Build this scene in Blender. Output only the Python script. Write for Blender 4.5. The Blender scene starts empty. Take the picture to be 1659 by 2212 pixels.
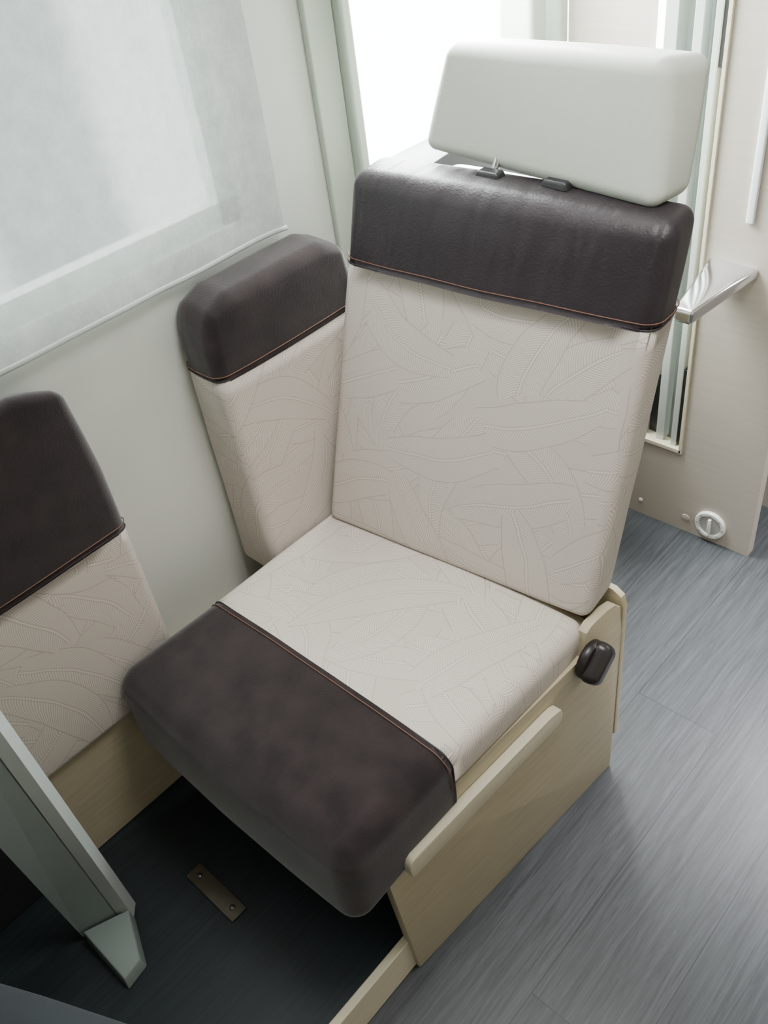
import bpy, bmesh, math, random
from mathutils import Vector, Matrix, noise
random.seed(4)
S=bpy.context.scene
C=S.collection
# ---------------------------------------------------------------- helpers
def V(*a): return Vector(a)
def link(o):
    C.objects.link(o); return o
def tag(o,label=None,cat=None,group=None,kind=None):
    if label: o['label']=label
    if cat: o['category']=cat
    if group: o['group']=group
    if kind: o['kind']=kind
    return o
ORG={}
def thing(name,loc,label,cat,group=None):
    o=bpy.data.objects.new(name,None); link(o); o.location=loc; o.empty_display_size=.05
    ORG[o.name]=Vector(loc)
    return tag(o,label,cat,group)
def obj(name,bm,mat,parent=None,smooth=True,autos=None,label=None):
    org=ORG[parent.name] if parent else None
    if parent is None:
        xs=[v.co.x for v in bm.verts]; ys=[v.co.y for v in bm.verts]; zs=[v.co.z for v in bm.verts]
        org=V((min(xs)+max(xs))/2,(min(ys)+max(ys))/2,min(zs))
    for v in bm.verts: v.co-=org
    me=bpy.data.meshes.new(name)
    bmesh.ops.recalc_face_normals(bm,faces=bm.faces)
    bm.to_mesh(me); bm.free()
    me.materials.append(mat)
    for p in me.polygons: p.use_smooth=smooth
    o=bpy.data.objects.new(name,me); link(o)
    if autos is not None:
        me.set_sharp_from_angle(angle=math.radians(autos))
    if parent is None: o.location=org
    else: o.parent=parent
    ORG[o.name]=org.copy()
    if label: o['label']=label
    return o
def struct(name,bm,mat,**k):
    o=obj(name,bm,mat,smooth=False,**k); o['kind']='structure'; return o
def box(bm,x0,x1,y0,y1,z0,z1,bev=0,seg=3):
    vs=[bm.verts.new((x,y,z)) for x in(x0,x1) for y in(y0,y1) for z in(z0,z1)]
    idx=[(0,1,3,2),(4,6,7,5),(0,4,5,1),(2,3,7,6),(0,2,6,4),(1,5,7,3)]
    fs=[bm.faces.new([vs[i] for i in f]) for f in idx]
    if bev:
        es=list({e for f in fs for e in f.edges})
        bmesh.ops.bevel(bm,geom=es,offset=bev,segments=seg,affect='EDGES',profile=.5)
    return vs
def prism(bm,pts,d,bev=0,seg=3):
    """pts: list of world Vectors (planar polygon), d: extrusion Vector"""
    a=[bm.verts.new(p) for p in pts]; b=[bm.verts.new(p+d) for p in pts]
    n=len(pts); fs=[bm.faces.new(a),bm.faces.new(b[::-1])]
    for i in range(n): fs.append(bm.faces.new([a[i],b[i],b[(i+1)%n],a[(i+1)%n]]))
    if bev:
        es=list({e for f in fs[:2] for e in f.edges})
        bmesh.ops.bevel(bm,geom=es,offset=bev,segments=seg,affect='EDGES',profile=.5)
def tube(bm,pts,r,closed=False,seg=8):
    n=len(pts); rings=[]; prev=None
    for i,p in enumerate(pts):
        if closed: t=(pts[(i+1)%n]-pts[i-1])
        else: t=(pts[min(i+1,n-1)]-pts[max(i-1,0)])
        t.normalize()
        up=prev if prev is not None else (V(0,0,1) if abs(t.z)<.9 else V(1,0,0))
        a=(up-t*up.dot(t))
        if a.length<1e-6: a=t.orthogonal()
        a.normalize(); b=t.cross(a); prev=a
        rings.append([bm.verts.new(p+a*r*math.cos(2*math.pi*k/seg)+b*r*math.sin(2*math.pi*k/seg)) for k in range(seg)])
    m=n if closed else n-1
    for i in range(m):
        A=rings[i];B=rings[(i+1)%n]
        for k in range(seg): bm.faces.new([A[k],A[(k+1)%seg],B[(k+1)%seg],B[k]])
    if not closed:
        bm.faces.new(rings[0][::-1]); bm.faces.new(rings[-1])
def lathe(bm,prof,o,axis,seg=32):
    axis=axis.normalized(); a=axis.orthogonal().normalized(); b=axis.cross(a)
    rings=[]
    for r,h in prof:
        r=max(r,1e-5)
        rings.append([bm.verts.new(o+axis*h+a*r*math.cos(2*math.pi*k/seg)+b*r*math.sin(2*math.pi*k/seg)) for k in range(seg)])
    for A,B in zip(rings,rings[1:]):
        for k in range(seg): bm.faces.new([A[k],A[(k+1)%seg],B[(k+1)%seg],B[k]])
    bm.faces.new(rings[0][::-1]); bm.faces.new(rings[-1])
# ---- cushions: rounded, bulged, warped boxes
def hexa(f):
    return {(i,j,k):Vector(f(i,j,k)) for i in(0,1) for j in(0,1) for k in(0,1)}
def tri(c,u,v,w):
    r=V(0,0,0)
    for (i,j,k),p in c.items():
        r+=p*((u if i else 1-u)*(v if j else 1-v)*(w if k else 1-w))
    return r
def sub(c,ax,t0,t1):
    def f(i,j,k):
        q=[i,j,k]; q[ax]=t1 if q[ax] else t0
        return tri(c,*q)
    return hexa(f)
def dims(c):
    a=((c[1,0,0]-c[0,0,0]).length+(c[1,1,1]-c[0,1,1]).length)/2
    b=((c[0,1,0]-c[0,0,0]).length+(c[1,1,1]-c[1,0,1]).length)/2
    d=((c[0,0,1]-c[0,0,0]).length+(c[1,1,1]-c[1,1,0]).length)/2
    return (a,b,d)
def ticks(L,r,lo,hi,k,m):
    t=[]
    if lo: t+=[r*i/k for i in range(k)]
    s=r if lo else 0; e=L-r if hi else L
    t+=[s+(e-s)*i/m for i in range(m+1)]
    if hi: t+=[L-r+r*i/k for i in range(1,k+1)]
    return t
def rbox(c,r,open_=(),bulge=(0,0,0),k=5,m=14,shape=None,wob=.0015,seed=0,uvo=(0,0)):
    bm=bmesh.new(); uvl=bm.loops.layers.uv.new('UVMap')
    D=dims(c)
    lo=[(ax,0) not in open_ for ax in range(3)]; hi=[(ax,1) not in open_ for ax in range(3)]
    T=[ticks(D[a],r,lo[a],hi[a],k,m) for a in range(3)]
    N=[len(t)-1 for t in T]
    vd={}; loc={}
    def vert(i,j,l):
        key=(i,j,l)
        if key in vd: return vd[key]
        p=[T[0][i],T[1][j],T[2][l]]
        inn=[min(max(p[a],r if lo[a] else 0),D[a]-r if hi[a] else D[a]) for a in range(3)]
        v=[p[a]-inn[a] for a in range(3)]
        n=math.sqrt(sum(x*x for x in v))
        q=[inn[a]+v[a]*r/n for a in range(3)] if n>1e-9 else list(p)
        u=[2*q[a]/D[a]-1 for a in range(3)]
        for a in range(3):
            b1,b2=(a+1)%3,(a+2)%3
            def fall(b):
                x=u[b]
                if x<0 and not lo[b]: x=0
                if x>0 and not hi[b]: x=0
                return 1-min(1,x*x)
            if (u[a]<0 and not lo[a]) or (u[a]>0 and not hi[a]): continue
            q[a]+=bulge[a]*u[a]*fall(b1)*fall(b2)
        t=tri(c,q[0]/D[0],q[1]/D[1],q[2]/D[2])
        if shape: t=shape(t,q[0]/D[0],q[1]/D[1],q[2]/D[2])
        if wob:
            t=t+noise.noise_vector(t*9+V(seed,seed*2,0))*wob
        bv=bm.verts.new(t); vd[key]=bv; loc[bv]=q
        return bv
    for a in range(3):
        b1,b2=(a+1)%3,(a+2)%3
        for side in(0,1):
            for i in range(N[b1]):
                for j in range(N[b2]):
                    vs=[]
                    for (di,dj) in((0,0),(1,0),(1,1),(0,1)):
                        key=[0,0,0]; key[a]=N[a] if side else 0; key[b1]=i+di; key[b2]=j+dj
                        vs.append(vert(*key))
                    if len(set(vs))<4: continue
                    try: f=bm.faces.new(vs)
                    except ValueError: continue
                    L=[loc[v] for v in vs]
                    if a==0: uv=[(q[1]+.77,q[2]) for q in L]
                    elif a==1: uv=[(q[0],q[2]) for q in L]
                    else: uv=[(q[0]+.1,q[1]+.35) for q in L]
                    for lp,t in zip(f.loops,uv): lp[uvl].uv=(t[0]+uvo[0],t[1]+uvo[1])
    return bm
def seam_pts(c,ax,t,r,off,shape=None,bulge=0,wob=0,seed=0):
    D=dims(c); b1,b2=(ax+1)%3,(ax+2)%3
    pts=[]
    A,B=D[b1],D[b2]
    n=8
    for (cx,cy,s) in((A-r,B-r,0),(r,B-r,1),(r,r,2),(A-r,r,3)):
        for i in range(n+1):
            an=math.pi/2*(s+i/n)
            pts.append((cx+(r+off)*math.cos(an),cy+(r+off)*math.sin(an)))
    out=[]
    for i,p in enumerate(pts):
        q=pts[(i+1)%len(pts)]
        L=math.hypot(q[0]-p[0],q[1]-p[1]); m=max(1,int(L/.02))
        for k in range(m): out.append((p[0]+(q[0]-p[0])*k/m,p[1]+(q[1]-p[1])*k/m))
    res=[]
    for x,y in out:
        u1=2*x/A-1;u2=2*y/B-1
        x+=bulge*u1*max(0,1-u2*u2); y+=bulge*u2*max(0,1-u1*u1)
        q=[0,0,0]; q[ax]=t; q[b1]=x/A; q[b2]=y/B
        p=tri(c,*q)
        if wob: p=p+noise.noise_vector(p*9+V(seed,seed*2,0))*wob
        res.append(p)
    return res
# ---------------------------------------------------------------- materials
def newmat(name):
    m=bpy.data.materials.new(name); m.use_nodes=True
    nt=m.node_tree; b=nt.nodes['Principled BSDF']; return m,nt,b
def pmat(name,col,rough=.6,metal=0,var=.0,vscale=8,bump=0,bscale=200,spec=.5,sheen=0,stretch=None,coord='Object',bdist=.002,fold=0):
    m,nt,b=newmat(name); N=nt.nodes; L=nt.links
    b.inputs['Base Color'].default_value=(*col,1); b.inputs['Roughness'].default_value=rough
    b.inputs['Metallic'].default_value=metal; b.inputs['Specular IOR Level'].default_value=spec
    if sheen:
        b.inputs['Sheen Weight'].default_value=sheen; b.inputs['Sheen Roughness'].default_value=.5
    tc=N.new('ShaderNodeTexCoord'); mp=N.new('ShaderNodeMapping'); L.new(tc.outputs[coord],mp.inputs[0])
    if stretch: mp.inputs['Scale'].default_value=stretch
    if var:
        n=N.new('ShaderNodeTexNoise'); n.inputs['Scale'].default_value=vscale; n.inputs['Detail'].default_value=6
        L.new(mp.outputs[0],n.inputs['Vector'])
        r=N.new('ShaderNodeValToRGB'); r.color_ramp.elements[0].position=.3; r.color_ramp.elements[1].position=.7
        r.color_ramp.elements[0].color=(*[c*(1-var) for c in col],1); r.color_ramp.elements[1].color=(*[min(1,c*(1+var)) for c in col],1)
        L.new(n.outputs['Fac'],r.inputs[0]); L.new(r.outputs[0],b.inputs['Base Color'])
    if bump:
        n=N.new('ShaderNodeTexNoise'); n.inputs['Scale'].default_value=bscale; n.inputs['Detail'].default_value=4
        L.new(mp.outputs[0],n.inputs['Vector'])
        bp=N.new('ShaderNodeBump'); bp.inputs['Strength'].default_value=bump; bp.inputs['Distance'].default_value=bdist
        L.new(n.outputs['Fac'],bp.inputs['Height']); L.new(bp.outputs[0],b.inputs['Normal'])
        if fold:
            mf=N.new('ShaderNodeMapping'); L.new(tc.outputs[coord],mf.inputs[0]); mf.inputs['Rotation'].default_value=(0,.5,.2); mf.inputs['Scale'].default_value=(24,8,6)
            nf=N.new('ShaderNodeTexNoise'); nf.inputs['Scale'].default_value=1; nf.inputs['Detail'].default_value=1.5; nf.inputs['Distortion'].default_value=.7; L.new(mf.outputs[0],nf.inputs['Vector'])
            b2=N.new('ShaderNodeBump'); b2.inputs['Strength'].default_value=fold; b2.inputs['Distance'].default_value=.012
            L.new(nf.outputs['Fac'],b2.inputs['Height']); L.new(bp.outputs[0],b2.inputs['Normal']); L.new(b2.outputs[0],b.inputs['Normal'])
    return m
def leaf_fabric():
    m,nt,b=newmat('leaf_fabric'); N=nt.nodes; L=nt.links
    tc=N.new('ShaderNodeTexCoord')
    def M(op,a,b_=None,c_=None,clamp=False):
        n=N.new('ShaderNodeMath'); n.operation=op; n.use_clamp=clamp
        for i,x in enumerate((a,b_,c_)):
            if x is None: continue
            if isinstance(x,(int,float)): n.inputs[i].default_value=x
            else: L.new(x,n.inputs[i])
        return n.outputs[0]
    def mixc(f,a,c):
        n=N.new('ShaderNodeMix'); n.data_type='RGBA'
        for s,x in((0,f),(6,a),(7,c)):
            if isinstance(x,tuple): n.inputs[s].default_value=(*x,1)
            elif isinstance(x,(int,float)): n.inputs[s].default_value=x
            else: L.new(x,n.inputs[s])
        return n.outputs[2]
    nz=N.new('ShaderNodeTexNoise'); nz.inputs['Scale'].default_value=5; L.new(tc.outputs['UV'],nz.inputs['Vector'])
    va=N.new('ShaderNodeVectorMath'); va.operation='MULTIPLY_ADD'; L.new(nz.outputs['Color'],va.inputs[0]); va.inputs[1].default_value=(.04,.04,0); L.new(tc.outputs['UV'],va.inputs[2])
    col=(.545,.49,.435)
    for li,(sc,off,Ln,W) in enumerate(((7.2,(3.1,1.7,0),.155,.040),(6.8,(8.3,5.2,0),.165,.043),(6.2,(1.9,9.4,0),.175,.039),(5.4,(14.9,3.4,0),.18,.041),(4.6,(5.4,13.3,0),.18,.041))):
        ad=N.new('ShaderNodeVectorMath'); ad.operation='ADD'; L.new(va.outputs[0],ad.inputs[0]); ad.inputs[1].default_value=off
        vo=N.new('ShaderNodeTexVoronoi'); vo.voronoi_dimensions='2D'; vo.inputs['Scale'].default_value=sc; L.new(ad.outputs[0],vo.inputs['Vector'])
        vo.inputs['Randomness'].default_value=.75
        sb=N.new('ShaderNodeVectorMath'); sb.operation='SUBTRACT'; L.new(ad.outputs[0],sb.inputs[0]); L.new(vo.outputs['Position'],sb.inputs[1])
        sp=N.new('ShaderNodeSeparateColor'); L.new(vo.outputs['Color'],sp.inputs[0])
        ro=N.new('ShaderNodeVectorRotate'); ro.rotation_type='Z_AXIS'; L.new(sb.outputs[0],ro.inputs['Vector']); L.new(M('MULTIPLY',sp.outputs[0],6.283),ro.inputs['Angle'])
        xy=N.new('ShaderNodeSeparateXYZ'); L.new(ro.outputs[0],xy.inputs[0])
        a=xy.outputs[0]; a2=M('MULTIPLY',a,a)
        bb=M('ADD',xy.outputs[1],M('MULTIPLY',a2,M('MULTIPLY',M('SUBTRACT',sp.outputs[1],.5),5)))
        ab=M('ABSOLUTE',bb)
        wid=M('MULTIPLY',M('SUBTRACT',1,M('DIVIDE',a2,Ln*Ln)),W)
        dd=M('SUBTRACT',wid,ab)
        mask=M('MULTIPLY',dd,1500,clamp=True)
        curve=M('ADD',M('MULTIPLY',ab,.45),M('MULTIPLY',M('MULTIPLY',ab,ab),12))
        vein=M('SINE',M('MULTIPLY',M('SUBTRACT',a,curve),1300))
        vein=M('MULTIPLY_ADD',vein,.8,.55,clamp=True)
        spine=M('SUBTRACT',1,M('MULTIPLY',ab,520),clamp=True)
        spd=M('SUBTRACT',1,M('MULTIPLY',M('ABSOLUTE',M('SUBTRACT',ab,.0027)),720),clamp=True)
        edge=M('MULTIPLY',mask,M('SUBTRACT',1,M('MULTIPLY',M('ABSOLUTE',M('SUBTRACT',dd,.0012)),680),clamp=True))
        cl=mixc(vein,(.465,.41,.36),(.645,.59,.53))
        cl=mixc(M('MULTIPLY',sp.outputs[2],.4),cl,(.555,.50,.445))
        cl=mixc(M('MULTIPLY',spd,.6),cl,(.37,.305,.265))
        cl=mixc(M('MULTIPLY',spine,.75),cl,(.67,.62,.56))
        cl=mixc(M('MULTIPLY',edge,.75),cl,(.345,.285,.245))
        keep=M('MULTIPLY',mask,M('GREATER_THAN',sp.outputs[2],.12))
        col=mixc(keep,col,cl)
    L.new(col,b.inputs['Base Color'])
    b.inputs['Roughness'].default_value=.9; b.inputs['Specular IOR Level'].default_value=.1; b.inputs['Sheen Weight'].default_value=.1
    wv=N.new('ShaderNodeTexNoise'); wv.inputs['Scale'].default_value=700; L.new(tc.outputs['UV'],wv.inputs['Vector'])
    bp=N.new('ShaderNodeBump'); bp.inputs['Strength'].default_value=.12; bp.inputs['Distance'].default_value=.001
    L.new(wv.outputs['Fac'],bp.inputs['Height']); L.new(bp.outputs[0],b.inputs['Normal'])
    return m
def floor_mat(name,c1,c2,rough,contrast=(.52,1.45)):
    m,nt,b=newmat(name); N=nt.nodes; L=nt.links
    tc=N.new('ShaderNodeTexCoord'); mp=N.new('ShaderNodeMapping'); L.new(tc.outputs['Object'],mp.inputs[0]); mp.inputs['Rotation'].default_value=(0,0,math.pi/2)
    br=N.new('ShaderNodeTexBrick'); L.new(mp.outputs[0],br.inputs['Vector'])
    br.inputs['Scale'].default_value=1; br.inputs['Brick Width'].default_value=1.3; br.inputs['Row Height'].default_value=.18; br.inputs['Mortar Size'].default_value=.0009
    br.inputs['Color1'].default_value=(*c1,1); br.inputs['Color2'].default_value=(*c2,1); br.inputs['Mortar'].default_value=(*[c*.55 for c in c1],1)
    sc=N.new('ShaderNodeVectorMath'); sc.operation='MULTIPLY_ADD'; L.new(br.outputs['Color'],sc.inputs[0]); sc.inputs[1].default_value=(60,60,60); L.new(tc.outputs['Object'],sc.inputs[2])
    m2=N.new('ShaderNodeMapping'); L.new(sc.outputs[0],m2.inputs[0]); m2.inputs['Scale'].default_value=(95,3.6,1)
    n=N.new('ShaderNodeTexNoise'); n.inputs['Scale'].default_value=1.3; n.inputs['Detail'].default_value=9; n.inputs['Roughness'].default_value=.74; n.inputs['Distortion'].default_value=1.0; L.new(m2.outputs[0],n.inputs['Vector'])
    r=N.new('ShaderNodeValToRGB'); r.color_ramp.elements[0].position=.34; r.color_ramp.elements[1].position=.68
    r.color_ramp.elements[0].color=(*[contrast[0]]*3,1); r.color_ramp.elements[1].color=(*[contrast[1]]*3,1)
    L.new(n.outputs['Fac'],r.inputs[0])
    mx=N.new('ShaderNodeMix'); mx.data_type='RGBA'; mx.blend_type='MULTIPLY'; mx.inputs[0].default_value=1
    L.new(br.outputs[0],mx.inputs[6]); L.new(r.outputs[0],mx.inputs[7]); L.new(mx.outputs[2],b.inputs['Base Color'])
    b.inputs['Roughness'].default_value=rough; b.inputs['Specular IOR Level'].default_value=.4
    bp=N.new('ShaderNodeBump'); bp.inputs['Strength'].default_value=.2; bp.inputs['Distance'].default_value=.0006; L.new(n.outputs['Fac'],bp.inputs['Height']); L.new(bp.outputs[0],b.inputs['Normal'])
    return m
def blind_mat():
    m=bpy.data.materials.new('blind_cloth'); m.use_nodes=True; nt=m.node_tree; N=nt.nodes; L=nt.links; N.clear()
    o=N.new('ShaderNodeOutputMaterial'); d=N.new('ShaderNodeBsdfDiffuse'); t=N.new('ShaderNodeBsdfTranslucent'); tr=N.new('ShaderNodeBsdfRefraction')
    tr.inputs['IOR'].default_value=1.14; tr.inputs['Roughness'].default_value=.42
    tc=N.new('ShaderNodeTexCoord'); n=N.new('ShaderNodeTexNoise'); n.inputs['Scale'].default_value=26; n.inputs['Detail'].default_value=8; n.inputs['Roughness'].default_value=.7; L.new(tc.outputs['Object'],n.inputs['Vector'])
    r=N.new('ShaderNodeValToRGB'); r.color_ramp.elements[0].position=.35; r.color_ramp.elements[1].position=.65
    r.color_ramp.elements[0].color=(.60,.66,.65,1); r.color_ramp.elements[1].color=(.76,.81,.795,1); L.new(n.outputs['Fac'],r.inputs[0])
    L.new(r.outputs[0],d.inputs[0]); L.new(r.outputs[0],t.inputs[0])
    bp=N.new('ShaderNodeBump'); bp.inputs['Strength'].default_value=.6; bp.inputs['Distance'].default_value=.005; L.new(n.outputs['Fac'],bp.inputs['Height']); L.new(bp.outputs[0],d.inputs['Normal']); L.new(bp.outputs[0],t.inputs['Normal'])
    a=N.new('ShaderNodeMixShader'); a.inputs[0].default_value=.08; L.new(d.outputs[0],a.inputs[1]); L.new(t.outputs[0],a.inputs[2])
    b=N.new('ShaderNodeMixShader'); b.inputs[0].default_value=.22; L.new(a.outputs[0],b.inputs[1]); L.new(tr.outputs[0],b.inputs[2])
    L.new(b.outputs[0],o.inputs[0]); return m
LEAF=leaf_fabric()
SUEDE=pmat('dark_suede',(.0215,.0150,.0155),.95,var=.36,vscale=18,bump=.3,bscale=400,spec=.1,sheen=.34)
LEATH=pmat('dark_leather',(.0190,.0130,.0165),.46,var=.12,vscale=10,bump=.3,bscale=260,spec=.38,sheen=.05,fold=.4)
CREAM=pmat('pale_leather',(.58,.61,.54),.5,bump=.12,bscale=500,spec=.35)
STITCH=pmat('thread',(.14,.065,.042),.7)
WALL=pmat('wall_paint',(.67,.69,.64),.75,var=.03,vscale=3,bump=.08,bscale=300)
PILL=pmat('pillar_trim',(.45,.51,.44),.55,var=.04,vscale=3)
MAPLE=pmat('maple_wood',(.45,.39,.265),.5,var=.09,vscale=3,stretch=(6,3,45),bump=.06,bscale=20)
MAPLEL=pmat('maple_edge',(.59,.54,.40),.5,var=.05,vscale=3,stretch=(20,2,60))
BEIGE=pmat('beige_laminate',(.47,.42,.365),.5,var=.05,vscale=2,stretch=(3,3,60),bump=.04,bscale=40)
FLOOR=floor_mat('grey_plank',(.050,.055,.062),(.062,.067,.074),.36)
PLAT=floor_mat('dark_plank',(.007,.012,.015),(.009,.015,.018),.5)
BLIND=blind_mat()
BAR=pmat('blind_hem',(.58,.63,.61),.9,bump=.3,bscale=60)
WHITE=pmat('white_plastic',(.80,.80,.77),.4)
VENTIN=pmat('vent_recess',(.42,.42,.40),.5)
ALU=pmat('pale_aluminium',(.58,.62,.58),.35,metal=.3)
GREYG=pmat('green_grey_metal',(.26,.31,.29),.5,metal=.1,var=.04)
GREYL=pmat('pale_grey_metal',(.52,.57,.55),.4,metal=.1)
CHROME=pmat('chrome',(.72,.72,.76),.12,metal=1)
BLACK=pmat('black_plastic',(.02,.02,.022),.4)
BROWN=pmat('brown_plastic',(.018,.014,.014),.35)
BRASS=pmat('brass_plate',(.075,.062,.042),.5,metal=.2,var=.2,vscale=30)
STEEL=pmat('screw_steel',(.2,.2,.2),.4,metal=1)
DGREY=pmat('dark_grey_cloth',(.014,.019,.023),.85,var=.15,bump=.3,bscale=300,sheen=.08)
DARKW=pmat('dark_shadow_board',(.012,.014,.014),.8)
FACAD=pmat('facade_render',(.42,.45,.44),.9,var=.08,vscale=2)
PANE=pmat('dark_pane',(.065,.09,.105),.4)
FROST=pmat('frosted_panel',(.50,.57,.53),.5)
# ---------------------------------------------------------------- setting
XW=-1.22
bm=bmesh.new(); box(bm,-1.4,1.0,-1.4,2.4,-.04,0); struct('floor',bm,FLOOR)
bm=bmesh.new(); box(bm,-1.4,1.0,-1.4,2.4,2.05,2.09); struct('ceiling',bm,WALL)
bm=bmesh.new(); box(bm,.92,1.0,-1.4,2.4,0,2.05); struct('wall_right',bm,BEIGE)
bm=bmesh.new(); box(bm,-1.22,.92,-1.4,-1.32,0,2.05); struct('wall_back',bm,BEIGE)
bm=bmesh.new()
box(bm,XW-.05,XW,-1.32,1.14,0,1.04); box(bm,XW-.05,XW,-1.32,1.14,1.80,2.05)
box(bm,XW-.05,XW,.88,1.14,1.04,1.80); box(bm,XW-.05,XW,-1.32,-.75,1.04,1.80)
box(bm,XW-.08,XW-.03,1.14,1.80,0,.80); box(bm,XW-.08,XW-.03,1.14,1.80,1.95,2.05)
struct('wall_left',bm,WALL)
bm=bmesh.new(); box(bm,XW-.001,XW+.012,1.075,1.14,0,2.04,.004); struct('trim_1',bm,PILL)
bm=bmesh.new(); box(bm,XW-.05,XW+.03,1.14,1.165,0,2.04,.006); struct('trim_2',bm,PILL)
bm=bmesh.new()
for (y0,y1,z0,z1) in((-.75,.88,1.04,1.08),(-.75,.88,1.76,1.80),(-.75,-.71,1.04,1.80),(.84,.88,1.04,1.80)):
    box(bm,XW-.045,XW-.01,y0,y1,z0,z1)
struct('window_1',bm,GREYL)
bm=bmesh.new(); box(bm,XW,-1.135,.07,.66,.09,.34,.003); struct('baseboard_left',bm,MAPLE)
bm=bmesh.new(); box(bm,XW,-1.14,-1.3,.07,.09,.34,.003); struct('underseat_shade',bm,DARKW)  # dark box standing in for the shade beneath the opposite seat
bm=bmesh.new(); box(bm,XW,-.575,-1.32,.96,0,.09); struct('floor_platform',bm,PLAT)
bm=bmesh.new(); box(bm,-.575,-.56,-1.32,.96,0,.095,.002); struct('trim_3',bm,MAPLEL)
YP=1.67
bm=bmesh.new()
pts=[V(-1.0,YP,0),V(-.566,YP,0),V(-.566,YP,2.05),V(-.768,YP,2.05),V(-.768,YP,.241),V(-1.0,YP,.241)]
prism(bm,pts,V(0,.03,0)); struct('wall_front',bm,BEIGE)
bm=bmesh.new()
box(bm,-.772,-.764,YP-.006,YP+.03,.235,2.05,.001); box(bm,-1.0,-.766,YP-.006,YP+.03,.236,.246,.001)
struct('trim_4',bm,MAPLEL)
bm=bmesh.new()
box(bm,-.800,-.786,YP+.005,YP+.03,.246,2.04,.002); box(bm,-.842,-.822,YP+.01,YP+.04,.246,2.04,.002); box(bm,-.90,-.872,YP+.01,YP+.05,.246,2.04,.002)
struct('door_1',bm,ALU)
bm=bmesh.new(); box(bm,-.786,-.773,YP+.008,YP+.03,.255,.46,.001); box(bm,-.871,-.843,YP+.03,YP+.05,.248,.40,.001); box(bm,-.786,-.773,YP+.008,YP+.03,1.10,1.21,.001); struct('trim_7',bm,BLACK)
bm=bmesh.new(); box(bm,-.90,-.772,YP+.055,YP+.065,.0,2.04); struct('wall_recess',bm,FROST)
bm=bmesh.new(); box(bm,-1.234,-1.034,1.87,1.90,0,2.05); box(bm,-.953,.92,1.87,1.90,0,2.05); struct('wall_cab',bm,BEIGE)
bm=bmesh.new(); box(bm,-1.33,-1.24,1.74,1.80,0,2.05,.01); box(bm,-1.29,-1.225,1.82,1.86,0,2.05,.01); struct('trim_5',bm,PILL)
# outside building seen through blind
t=thing('building',(-2.6,.2,-.6),'pale building with dark windows dimly seen through the blind','building')
bm=bmesh.new(); box(bm,-2.7,-2.6,-2.5,2.0,-.6,2.2); obj('wall',bm,FACAD,t,smooth=False)
for (y0,y1,z0,z1) in((-1.1,-.35,.62,1.5),(-.15,.35,.25,.72),(-.15,.35,.84,1.5),(.50,.75,.3,1.5),(.9,1.3,.3,1.5),(-1.1,-.35,-.1,.5)):
    bm=bmesh.new(); box(bm,-2.6,-2.59,y0,y1,z0,z1); obj('window',bm,PANE,t,smooth=False)
# ---------------------------------------------------------------- roller blind
t=thing('roller_blind',(XW+.018,.2,1.0),'pale sheer roller blind pulled down over the left window','blind')
def bx(y,z): return XW+.022+.005*noise.noise(V(y*3,z*2,0))+.0025*noise.noise(V(y*11,z*5,4))+(.006*max(0,1-(.94-y)/.05)**2)
def bz(y): return 1.003+.0025*noise.noise(V(y*6,0,3))
bm=bmesh.new()
ny=110; nz=40; g={}
for i in range(ny+1):
    for j in range(nz+1):
        y=-.80+1.74*i/ny; z0=bz(y)+.002; z=z0+(1.81-z0)*j/nz
        g[i,j]=bm.verts.new((bx(y,z),y,z))
for i in range(ny):
    for j in range(nz): bm.faces.new([g[i,j],g[i+1,j],g[i+1,j+1],g[i,j+1]])
obj('cloth',bm,BLIND,t)
bm=bmesh.new(); g={}
for i in range(ny+1):
    y=-.80+1.745*i/ny
    for k in range(8):
        an=2*math.pi*k/8
        g[i,k]=bm.verts.new((bx(y,bz(y))+.0014*math.cos(an),y,bz(y)+.0045*math.sin(an)))
for i in range(ny):
    for k in range(8): bm.faces.new([g[i,k],g[i+1,k],g[i+1,(k+1)%8],g[i,(k+1)%8]])
bm.faces.new([g[0,k] for k in range(8)]); bm.faces.new([g[ny,k] for k in range(8)][::-1])
obj('hem',bm,BAR,t)
bm=bmesh.new(); box(bm,XW+.0,XW+.06,-.82,.96,1.80,1.87,.01); obj('cassette',bm,BAR,t,autos=50)
# ---------------------------------------------------------------- travel seat
seat=thing('travel_seat',(-.82,.62,.09),'high-backed leaf-patterned dinette seat with dark brown trim, pale headrest and wooden side panel','seat')
bm=bmesh.new(); box(bm,-1.10,-.56,.60,.95,.09,.40,.004); obj('seat_base',bm,MAPLE,seat,autos=40)
px=lambda y:-.552+(y-.40)/.56*.040
P2=[(.412,.0),(.958,.0),(.962,.40),(.955,.465),(.94,.482),(.915,.488),(.875,.486),(.86,.478),(.852,.425),(.52,.415),(.45,.395),(.40,.375),(.386,.36)]
bm=bmesh.new(); prism(bm,[V(px(y),y,z) for y,z in P2],V(-.018,0,0),.0025,2)
side=obj('side_panel',bm,MAPLE,seat,autos=35)
bm=bmesh.new()
pts=[V(px(.96)+.001,.962,.10),V(px(.96)+.001,.962,.455),V(px(.96)-.005,.962,.478),V(px(.96)-.022,.962,.488),V(-1.08,.962,.488),V(-1.08,.962,.10)]
prism(bm,pts,V(0,.014,0),.003,2); obj('back_board',bm,MAPLE,seat,autos=35)
R2=[(.426,.322),(.765,.345),(.774,.352),(.777,.366),(.772,.380),(.762,.385),(.745,.385),(.430,.368),(.422,.362),(.418,.348),(.419,.328)]
bm=bmesh.new(); prism(bm,[V(px(y)+.0005,y,z) for y,z in R2],V(.018,0,0),.002,3)
obj('rail',bm,MAPLEL,side,autos=40)
kc=V(px(.86)+.0005,.862,.418)
ax=V(1,0,0)
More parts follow.
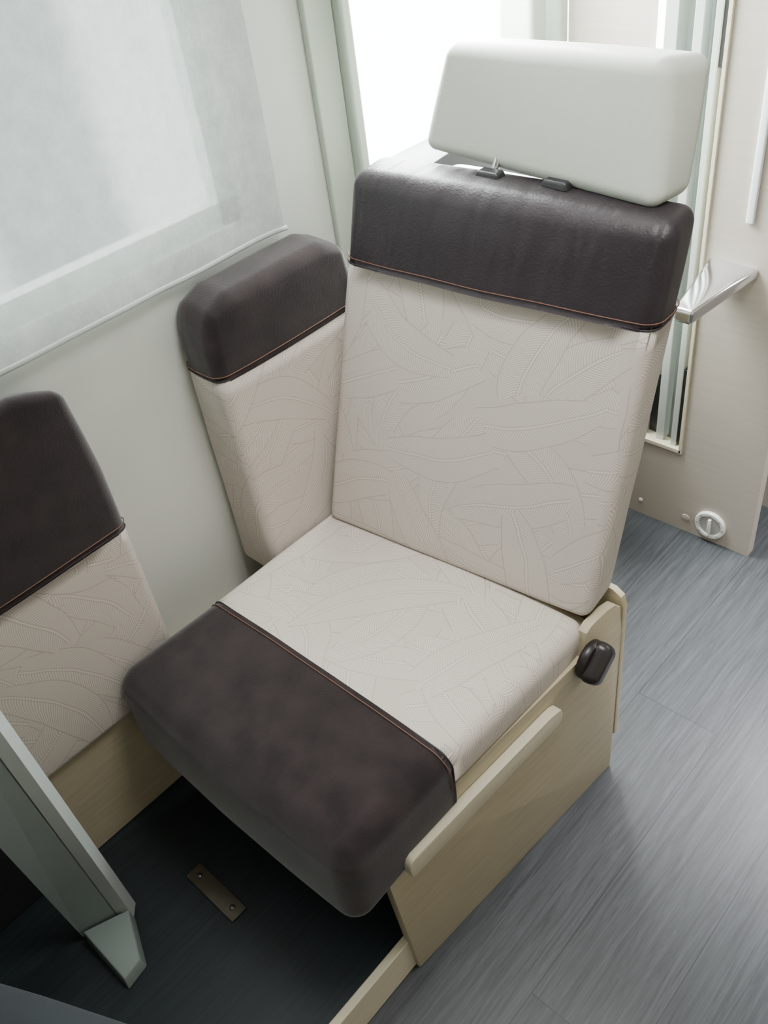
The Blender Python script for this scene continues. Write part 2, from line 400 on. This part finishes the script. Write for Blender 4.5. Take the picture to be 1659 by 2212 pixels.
bm=bmesh.new(); lathe(bm,[(.034,0),(.036,.003),(.036,.010),(.033,.015),(.022,.017),(0,.017)],kc,ax,40)
kn=obj('knob',bm,BROWN,side,autos=40)
dirv=V(0,.70,.55).normalized(); per=V(0,-dirv.z,dirv.y)
cc={}
for i in(0,1):
    for j in(0,1):
        for k in(0,1):
            w=.026 if i==0 else .019
            cc[i,j,k]=kc+V(.006+.034*i,0,0)+dirv*((.039-.004*i)*(2*j-1))+per*(w*(2*k-1))
bm=rbox(cc,.015,wob=0,m=4,k=7)
obj('knob_grip',bm,BROWN,side)
# seat cushion
sc=hexa(lambda i,j,k:( (-.53 if i else -1.09)+( -.012 if (i and not j) else 0), .88 if j else .535, .488 if k else .405))
bm=rbox(sc,.024,open_=((1,0),),bulge=(.004,0,.006),uvo=(2.2,.4),seed=3,wob=.001)
cus=obj('seat_cushion',bm,LEAF,seat)
fc=hexa(lambda i,j,k:((-.542 if j else -.555) if i else (-1.092 if j else -1.122), .537 if j else (.322 if k else .318), (.4885 if j else .468) if k else (.345 if j else .275)))
bm=rbox(fc,.034,open_=((1,1),),bulge=(.005,.014,.008),seed=3,k=8,wob=.001)
obj('front_cover',bm,SUEDE,cus)
bm=bmesh.new(); tube(bm,seam_pts(sc,1,.004,.024,-.0002,bulge=.0045,wob=.001,seed=3),.0018,True); obj('piping',bm,LEATH,cus)
bm=bmesh.new(); tube(bm,seam_pts(sc,1,-.020,.028,.0012,bulge=.0062,wob=.001,seed=3),.0010,True,6); obj('stitching',bm,STITCH,cus)
# backrest
def bc(i,j,k):
    x=(-.528 if i else -1.075) if k==0 else (-.527 if i else -1.068)
    y=(.872 if i else .812) if k==0 else (1.056 if i else .998)
    th=(.095 if k==0 else .085)
    if j: y+=th*.985; x+=-th*.09
    return (x,y,(.486 if k==0 else (1.088 if i else 1.100))+(.004 if j else 0))
B=hexa(bc)
body=sub(B,2,0,.775)
bm=rbox(body,.018,open_=((2,1),),bulge=(.003,.008,.0),uvo=(.13,.2),seed=5)
back=obj('backrest',bm,LEAF,seat)
cap=sub(B,2,.772,1.0)
cap={(i,j,k):p+(V(.002 if i else -.002,.001 if j else -.002,0) if k else V(.0003 if i else -.0003,.0003 if j else -.0003,0)) for (i,j,k),p in cap.items()}
bm=rbox(cap,.023,open_=((2,0),),bulge=(.003,.008,.006),seed=5,k=7,wob=.0018)
obj('top_cover',bm,LEATH,back)
bm=bmesh.new(); tube(bm,seam_pts(body,2,1.0,.018,-.0006,bulge=.0068,wob=.0015,seed=5),.0016,True); obj('piping',bm,LEATH,back)
bm=bmesh.new(); tube(bm,seam_pts(B,2,.790,.020,.0010,bulge=.0082,wob=.0015,seed=5),.0010,True,6); obj('stitching',bm,STITCH,back)
# headrest
def hc(i,j,k):
    if k==0: return ((-.570 if i else -.998)+(.012 if (j and i) else 0),(1.078 if i else 1.092)+(.080 if j else 0),1.090 if i else 1.114)
    return ((-.594 if i else -.968)+(.022 if (j and not i) else 0)+(.028 if (j and i) else 0),(1.120 if i else 1.130)+(.088 if j else 0),(1.272 if i else 1.266)-(.012 if j else 0))
Hh=hexa(hc)
bm=rbox(Hh,.021,bulge=(.003,.004,.003),seed=2,k=8,wob=.0006)
head=obj('headrest',bm,CREAM,seat)
for x in(-.845,-.732):
    y=1.090+(x+.79)*.1
    bm=bmesh.new(); tube(bm,[V(x,y-.004,1.06),V(x,y+.004,1.11),V(x,y+.02,1.14)],.0055,False,14); obj('post',bm,CHROME,head)
    cb=hexa(lambda i,j,k:(x+(.024-.005*k)*(2*i-1), y-.010+(.013-.003*k)*(2*j-1), 1.097+.013*k))
    bm=rbox(cb,.004,wob=0,m=3); obj('collar',bm,BLACK,head)
# ---------------------------------------------------------------- wall cushions
def wall_cushion(name,y0,y1,z0,z1,zb,xf0,xf1,zs,label,uvo,bev,clip):
    t=thing(name,(XW,(y0+y1)/2,z0),label,'cushion')
    W=hexa(lambda i,j,k:((xf1 if k else xf0) if i else XW+.003, y1 if j else y0, (z1 if i else zb) if k else z0))
    f=(zs-z0)/(z1-z0)
    bd=sub(W,2,0,f); bm=rbox(bd,.018,open_=((2,1),),bulge=(.005,.002,0),uvo=uvo,seed=y1*7,wob=.001)
    obj('cushion_body',bm,LEAF,t)
    cp=sub(W,2,f-.005,1.0); cp={(i,j,k):p+V((.002 if i else 0) if k else .0003,(.002 if j else -.002) if k else 0,0) for (i,j,k),p in cp.items()}
    def sh(p,u,v,w):
        e=max(0,(abs(2*v-1)*abs(y1-y0)/2-(abs(y1-y0)/2-clip))/clip)
        c=V(p.x,p.y,p.z)
        c.z-=clip*.55*min(1,e)*max(0,w-.4)*1.1
        c.y-=math.copysign(clip*.30*max(0,w-.4)*min(1,e),v-.5)
        return c
    bm=rbox(cp,bev,open_=((2,0),),bulge=(.005,.002,.003),seed=y1*7,k=7,m=22,shape=sh,wob=.001)
    obj('top_cover',bm,SUEDE,t)
    bm=bmesh.new(); tube(bm,seam_pts(bd,2,1.0,.018,-.0004,bulge=.0042,wob=.001,seed=y1*7),.0016,True); obj('piping',bm,LEATH,t)
    bm=bmesh.new(); tube(bm,seam_pts(W,2,f+.014,bev*.95,.0012,bulge=.0052,wob=.001,seed=y1*7),.0010,True,6); obj('stitching',bm,STITCH,t)
wall_cushion('wall_cushion',.688,1.02,.405,.980,.985,-1.096,-1.126,.848,'short leaf-patterned wall cushion with dark top beside the high seat back',(4.1,.7),.022,.06)
wall_cushion('wall_cushion',-.35,.450,.342,1.005,.968,-1.122,-1.124,.706,'wall cushion with deep dark upper half near the table leg',(6.3,1.7),.022,.08)
# ---------------------------------------------------------------- table leg
t=thing('table_leg',(-.96,.08,.09),'green-grey metal table leg standing on the dark raised floor','table leg')
bm=bmesh.new()
lo=[V(-1.006,.048,.10),V(-.980,.108,.10),V(-1.00,.125,.10),V(-1.035,.062,.10)]
hi=[V(-1.002,.010,.78),V(-.980,.085,.78),V(-1.00,.105,.78),V(-1.030,.02,.78)]
a=[bm.verts.new(p) for p in lo]; b=[bm.verts.new(p) for p in hi]
bm.faces.new(a); bm.faces.new(b)
for i in range(4): bm.faces.new([a[i],a[(i+1)%4],b[(i+1)%4],b[i]])
obj('post',bm,GREYG,t,autos=30)
bm=bmesh.new()
pp=[V(-.979,.110,.10),V(-.963,.128,.10),V(-.982,.145,.10),V(-.998,.126,.10)]
prism(bm,pp,V(0,-.02,.68),.002,3); obj('rail',bm,GREYL,t,autos=30)
bm=bmesh.new()
lo=[V(-1.000,.048,.09),V(-.872,.050,.09),V(-.880,.094,.09),V(-.968,.130,.09)]
hi=[V(-.998,.052,.125),V(-.880,.054,.115),V(-.886,.091,.115),V(-.966,.127,.128)]
a=[bm.verts.new(p) for p in lo]; b=[bm.verts.new(p) for p in hi]
bm.faces.new(a); bm.faces.new(b)
for i in range(4): bm.faces.new([a[i],a[(i+1)%4],b[(i+1)%4],b[i]])
bmesh.ops.bevel(bm,geom=list(bm.edges),offset=.003,segments=3,affect='EDGES',profile=.5)
obj('foot',bm,pmat('foot_grey',(.19,.23,.21),.6),t,autos=30)
# ---------------------------------------------------------------- floor plate
t=thing('floor_plate',(-.888,.252,.09),'small brass plate screwed to the dark raised floor','floor plate')
bm=bmesh.new(); box(bm,-.955,-.822,.236,.270,.0905,.0945,.0012); obj('plate',bm,BRASS,t,autos=40)
for x in(-.935,-.842):
    bm=bmesh.new(); lathe(bm,[(.0055,0),(.005,.0018),(.0,.0022)],V(x,.253,.0945),V(0,0,1),16); obj('screw',bm,STEEL,t)
# ---------------------------------------------------------------- near seat
t=thing('near_seat',(-.85,-.3,.09),'dark grey rounded seat corner nearest the camera at lower left','seat')
a0=V(-1.12,-.235,0); a1=V(-.60,.035,0); dn=V(.46,-.89,0)*.45
Nc=hexa(lambda i,j,k: (a1 if i else a0)+(V(0,0,0) if j else dn)+V(0,0,.46 if k else .36))
bm=rbox(Nc,.045,bulge=(.006,.012,.014),k=7); obj('cushion',bm,DGREY,t)
bm=bmesh.new(); q=[a0+dn*.2,a1+dn*.2+V(-.05,-.03,0),a1+dn+V(-.05,-.03,0),a0+dn]
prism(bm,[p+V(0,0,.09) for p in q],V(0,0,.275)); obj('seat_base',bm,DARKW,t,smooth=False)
# ---------------------------------------------------------------- cross panel fittings
t=thing('air_vent',(-.668,YP,.052),'round white air vent low on the beige panel','vent')
o=V(-.668,YP-.0005,.055)
bm=bmesh.new(); lathe(bm,[(.040,0),(.040,.005),(.037,.009),(.030,.009),(.029,.003),(.0,.003)],o,V(0,-1,0),48); obj('ring',bm,WHITE,t,autos=40)
bm=bmesh.new(); lathe(bm,[(.0275,0),(.0275,.001),(.022,.002),(.0,.002)],o+V(0,-.003,0),V(0,-1,0),40); obj('flap',bm,VENTIN,t,autos=40)
bm=bmesh.new(); box(bm,o.x-.004,o.x+.004,YP-.014,YP-.004,o.z-.022,o.z+.022,.002); obj('grip',bm,WHITE,t,autos=40)
for i in range(8):
    an=i*math.pi/4; bm=bmesh.new(); c=o+V(.0335*math.cos(an),-.0092,.0335*math.sin(an)); lathe(bm,[(.0022,0),(.0018,.001),(0,.001)],c,V(0,-1,0),10); obj('notch',bm,GREYG,t)
def scr(x,z,r,label,m):
    bm=bmesh.new(); lathe(bm,[(r,0),(r*.9,.002),(r*.5,.0028),(0,.0028)],V(x,YP-.0005,z),V(0,-1,0),20); tag(obj('screw_cap',bm,m,autos=50),label,'screw')
scr(-.862,.045,.006,'small pale screw head on beige panel near the seat back',WHITE)
scr(-.735,.045,.011,'flat beige cover cap on the panel left of the round vent',BEIGE)
# chrome lever: smooth blade, broad at the panel, dropping and narrowing towards the seat
hh=hexa(lambda i,j,k:((-.648 if i else -.754) if j else (-.706 if i else -.744), YP+.002 if j else 1.510, (.746 if j else .704)+(0 if k else (-.030 if not j else -.022))-(.004 if (i and j) else 0)))
bm=rbox(hh,.007,wob=0,m=8,k=6,bulge=(0,0,.004))
tag(obj('door_handle',bm,CHROME),'shiny chrome lever handle jutting out beside the dark seat top','handle')
bm=bmesh.new(); box(bm,-.688,-.672,YP-.008,YP+.001,.83,1.35,.003,4); tag(obj('light_strip',bm,pmat('strip_white',(.9,.95,1),.3),autos=50),'slim white vertical light strip on the beige panel','light strip')
# ---------------------------------------------------------------- cab
t=thing('cab_chair',(-.98,1.40,0),'pale cab chair just visible in the gap under the headrest','chair')
cs=hexa(lambda i,j,k:((-.86 if i else -1.12),(1.22 if k else 1.26)+(.10 if j else 0),1.01 if k else .46))
bm=rbox(cs,.035,bulge=(.004,.008,.004)); obj('backrest',bm,CREAM,t)
cs=hexa(lambda i,j,k:((-.86 if i else -1.12),(1.60 if j else 1.24),.48 if k else .36))
bm=rbox(cs,.035); obj('seat',bm,CREAM,t)
bm=bmesh.new(); box(bm,-1.08,-.90,1.30,1.55,0,.37,.01); obj('pedestal',bm,BLACK,t,autos=40)
bm=bmesh.new()
q=[V(-1.245,1.18,0),V(-1.13,1.18,0),V(-1.13,1.19,0),V(-1.19,1.70,0),V(-1.245,1.70,0)]
prism(bm,q,V(0,0,1.01),.004,3)
tag(obj('cab_console',bm,BLACK,autos=40),'black console top below the bright cab window','console')
# ---------------------------------------------------------------- lights
w=bpy.data.worlds.new('World'); S.world=w; w.use_nodes=True
bg=w.node_tree.nodes['Background']; bg.inputs[0].default_value=(.93,1,.975,1); bg.inputs[1].default_value=16
def area(name,loc,target,sx,sy,power,col,spread=180):
    l=bpy.data.lights.new(name,'AREA'); l.shape='RECTANGLE'; l.size=sx; l.size_y=sy; l.energy=power; l.color=col; l.spread=math.radians(spread)
    o=bpy.data.objects.new(name,l); link(o); o.location=loc
    o.rotation_euler=(Vector(target)-Vector(loc)).to_track_quat('-Z','Y').to_euler(); return o
area('cab_window_light',(-1.33,1.47,1.45),(-.3,.8,.4),.6,.8,92,(.96,1,.99))
area('floor_glare_fill',(-.15,1.84,.8),(-.30,1.5,0),.6,.7,11,(.98,.98,1),80)  # added lamp out of view, rakes the far floor for its sheen
area('overhead_fill',(-.45,.75,2.0),(-.75,.85,0),.4,.4,5,(1,.98,.97),90)  # added soft fill from above; the ceiling has no opening
area('rear_fill',(.3,-1.25,1.6),(-.8,.8,.8),.8,.5,1.6,(.97,.98,1))  # added fill lamp behind the camera; no window in that wall
# ---------------------------------------------------------------- camera
cd=bpy.data.cameras.new('Camera'); cam=bpy.data.objects.new('Camera',cd); link(cam)
cd.sensor_fit='VERTICAL'; cd.sensor_height=36; cd.lens=1930/2212*36; cd.clip_start=.02
Xi=V(.7318,.670,-.119).normalized(); Fw=V(-.5739,.509,-.6382); Fw=(Fw-Xi*Fw.dot(Xi)).normalized(); Dn=Fw.cross(Xi)
R=Matrix((Xi,-Dn,-Fw)).transposed()
cam.matrix_world=Matrix.Translation((0,0,1.6))@R.to_4x4()
S.camera=cam
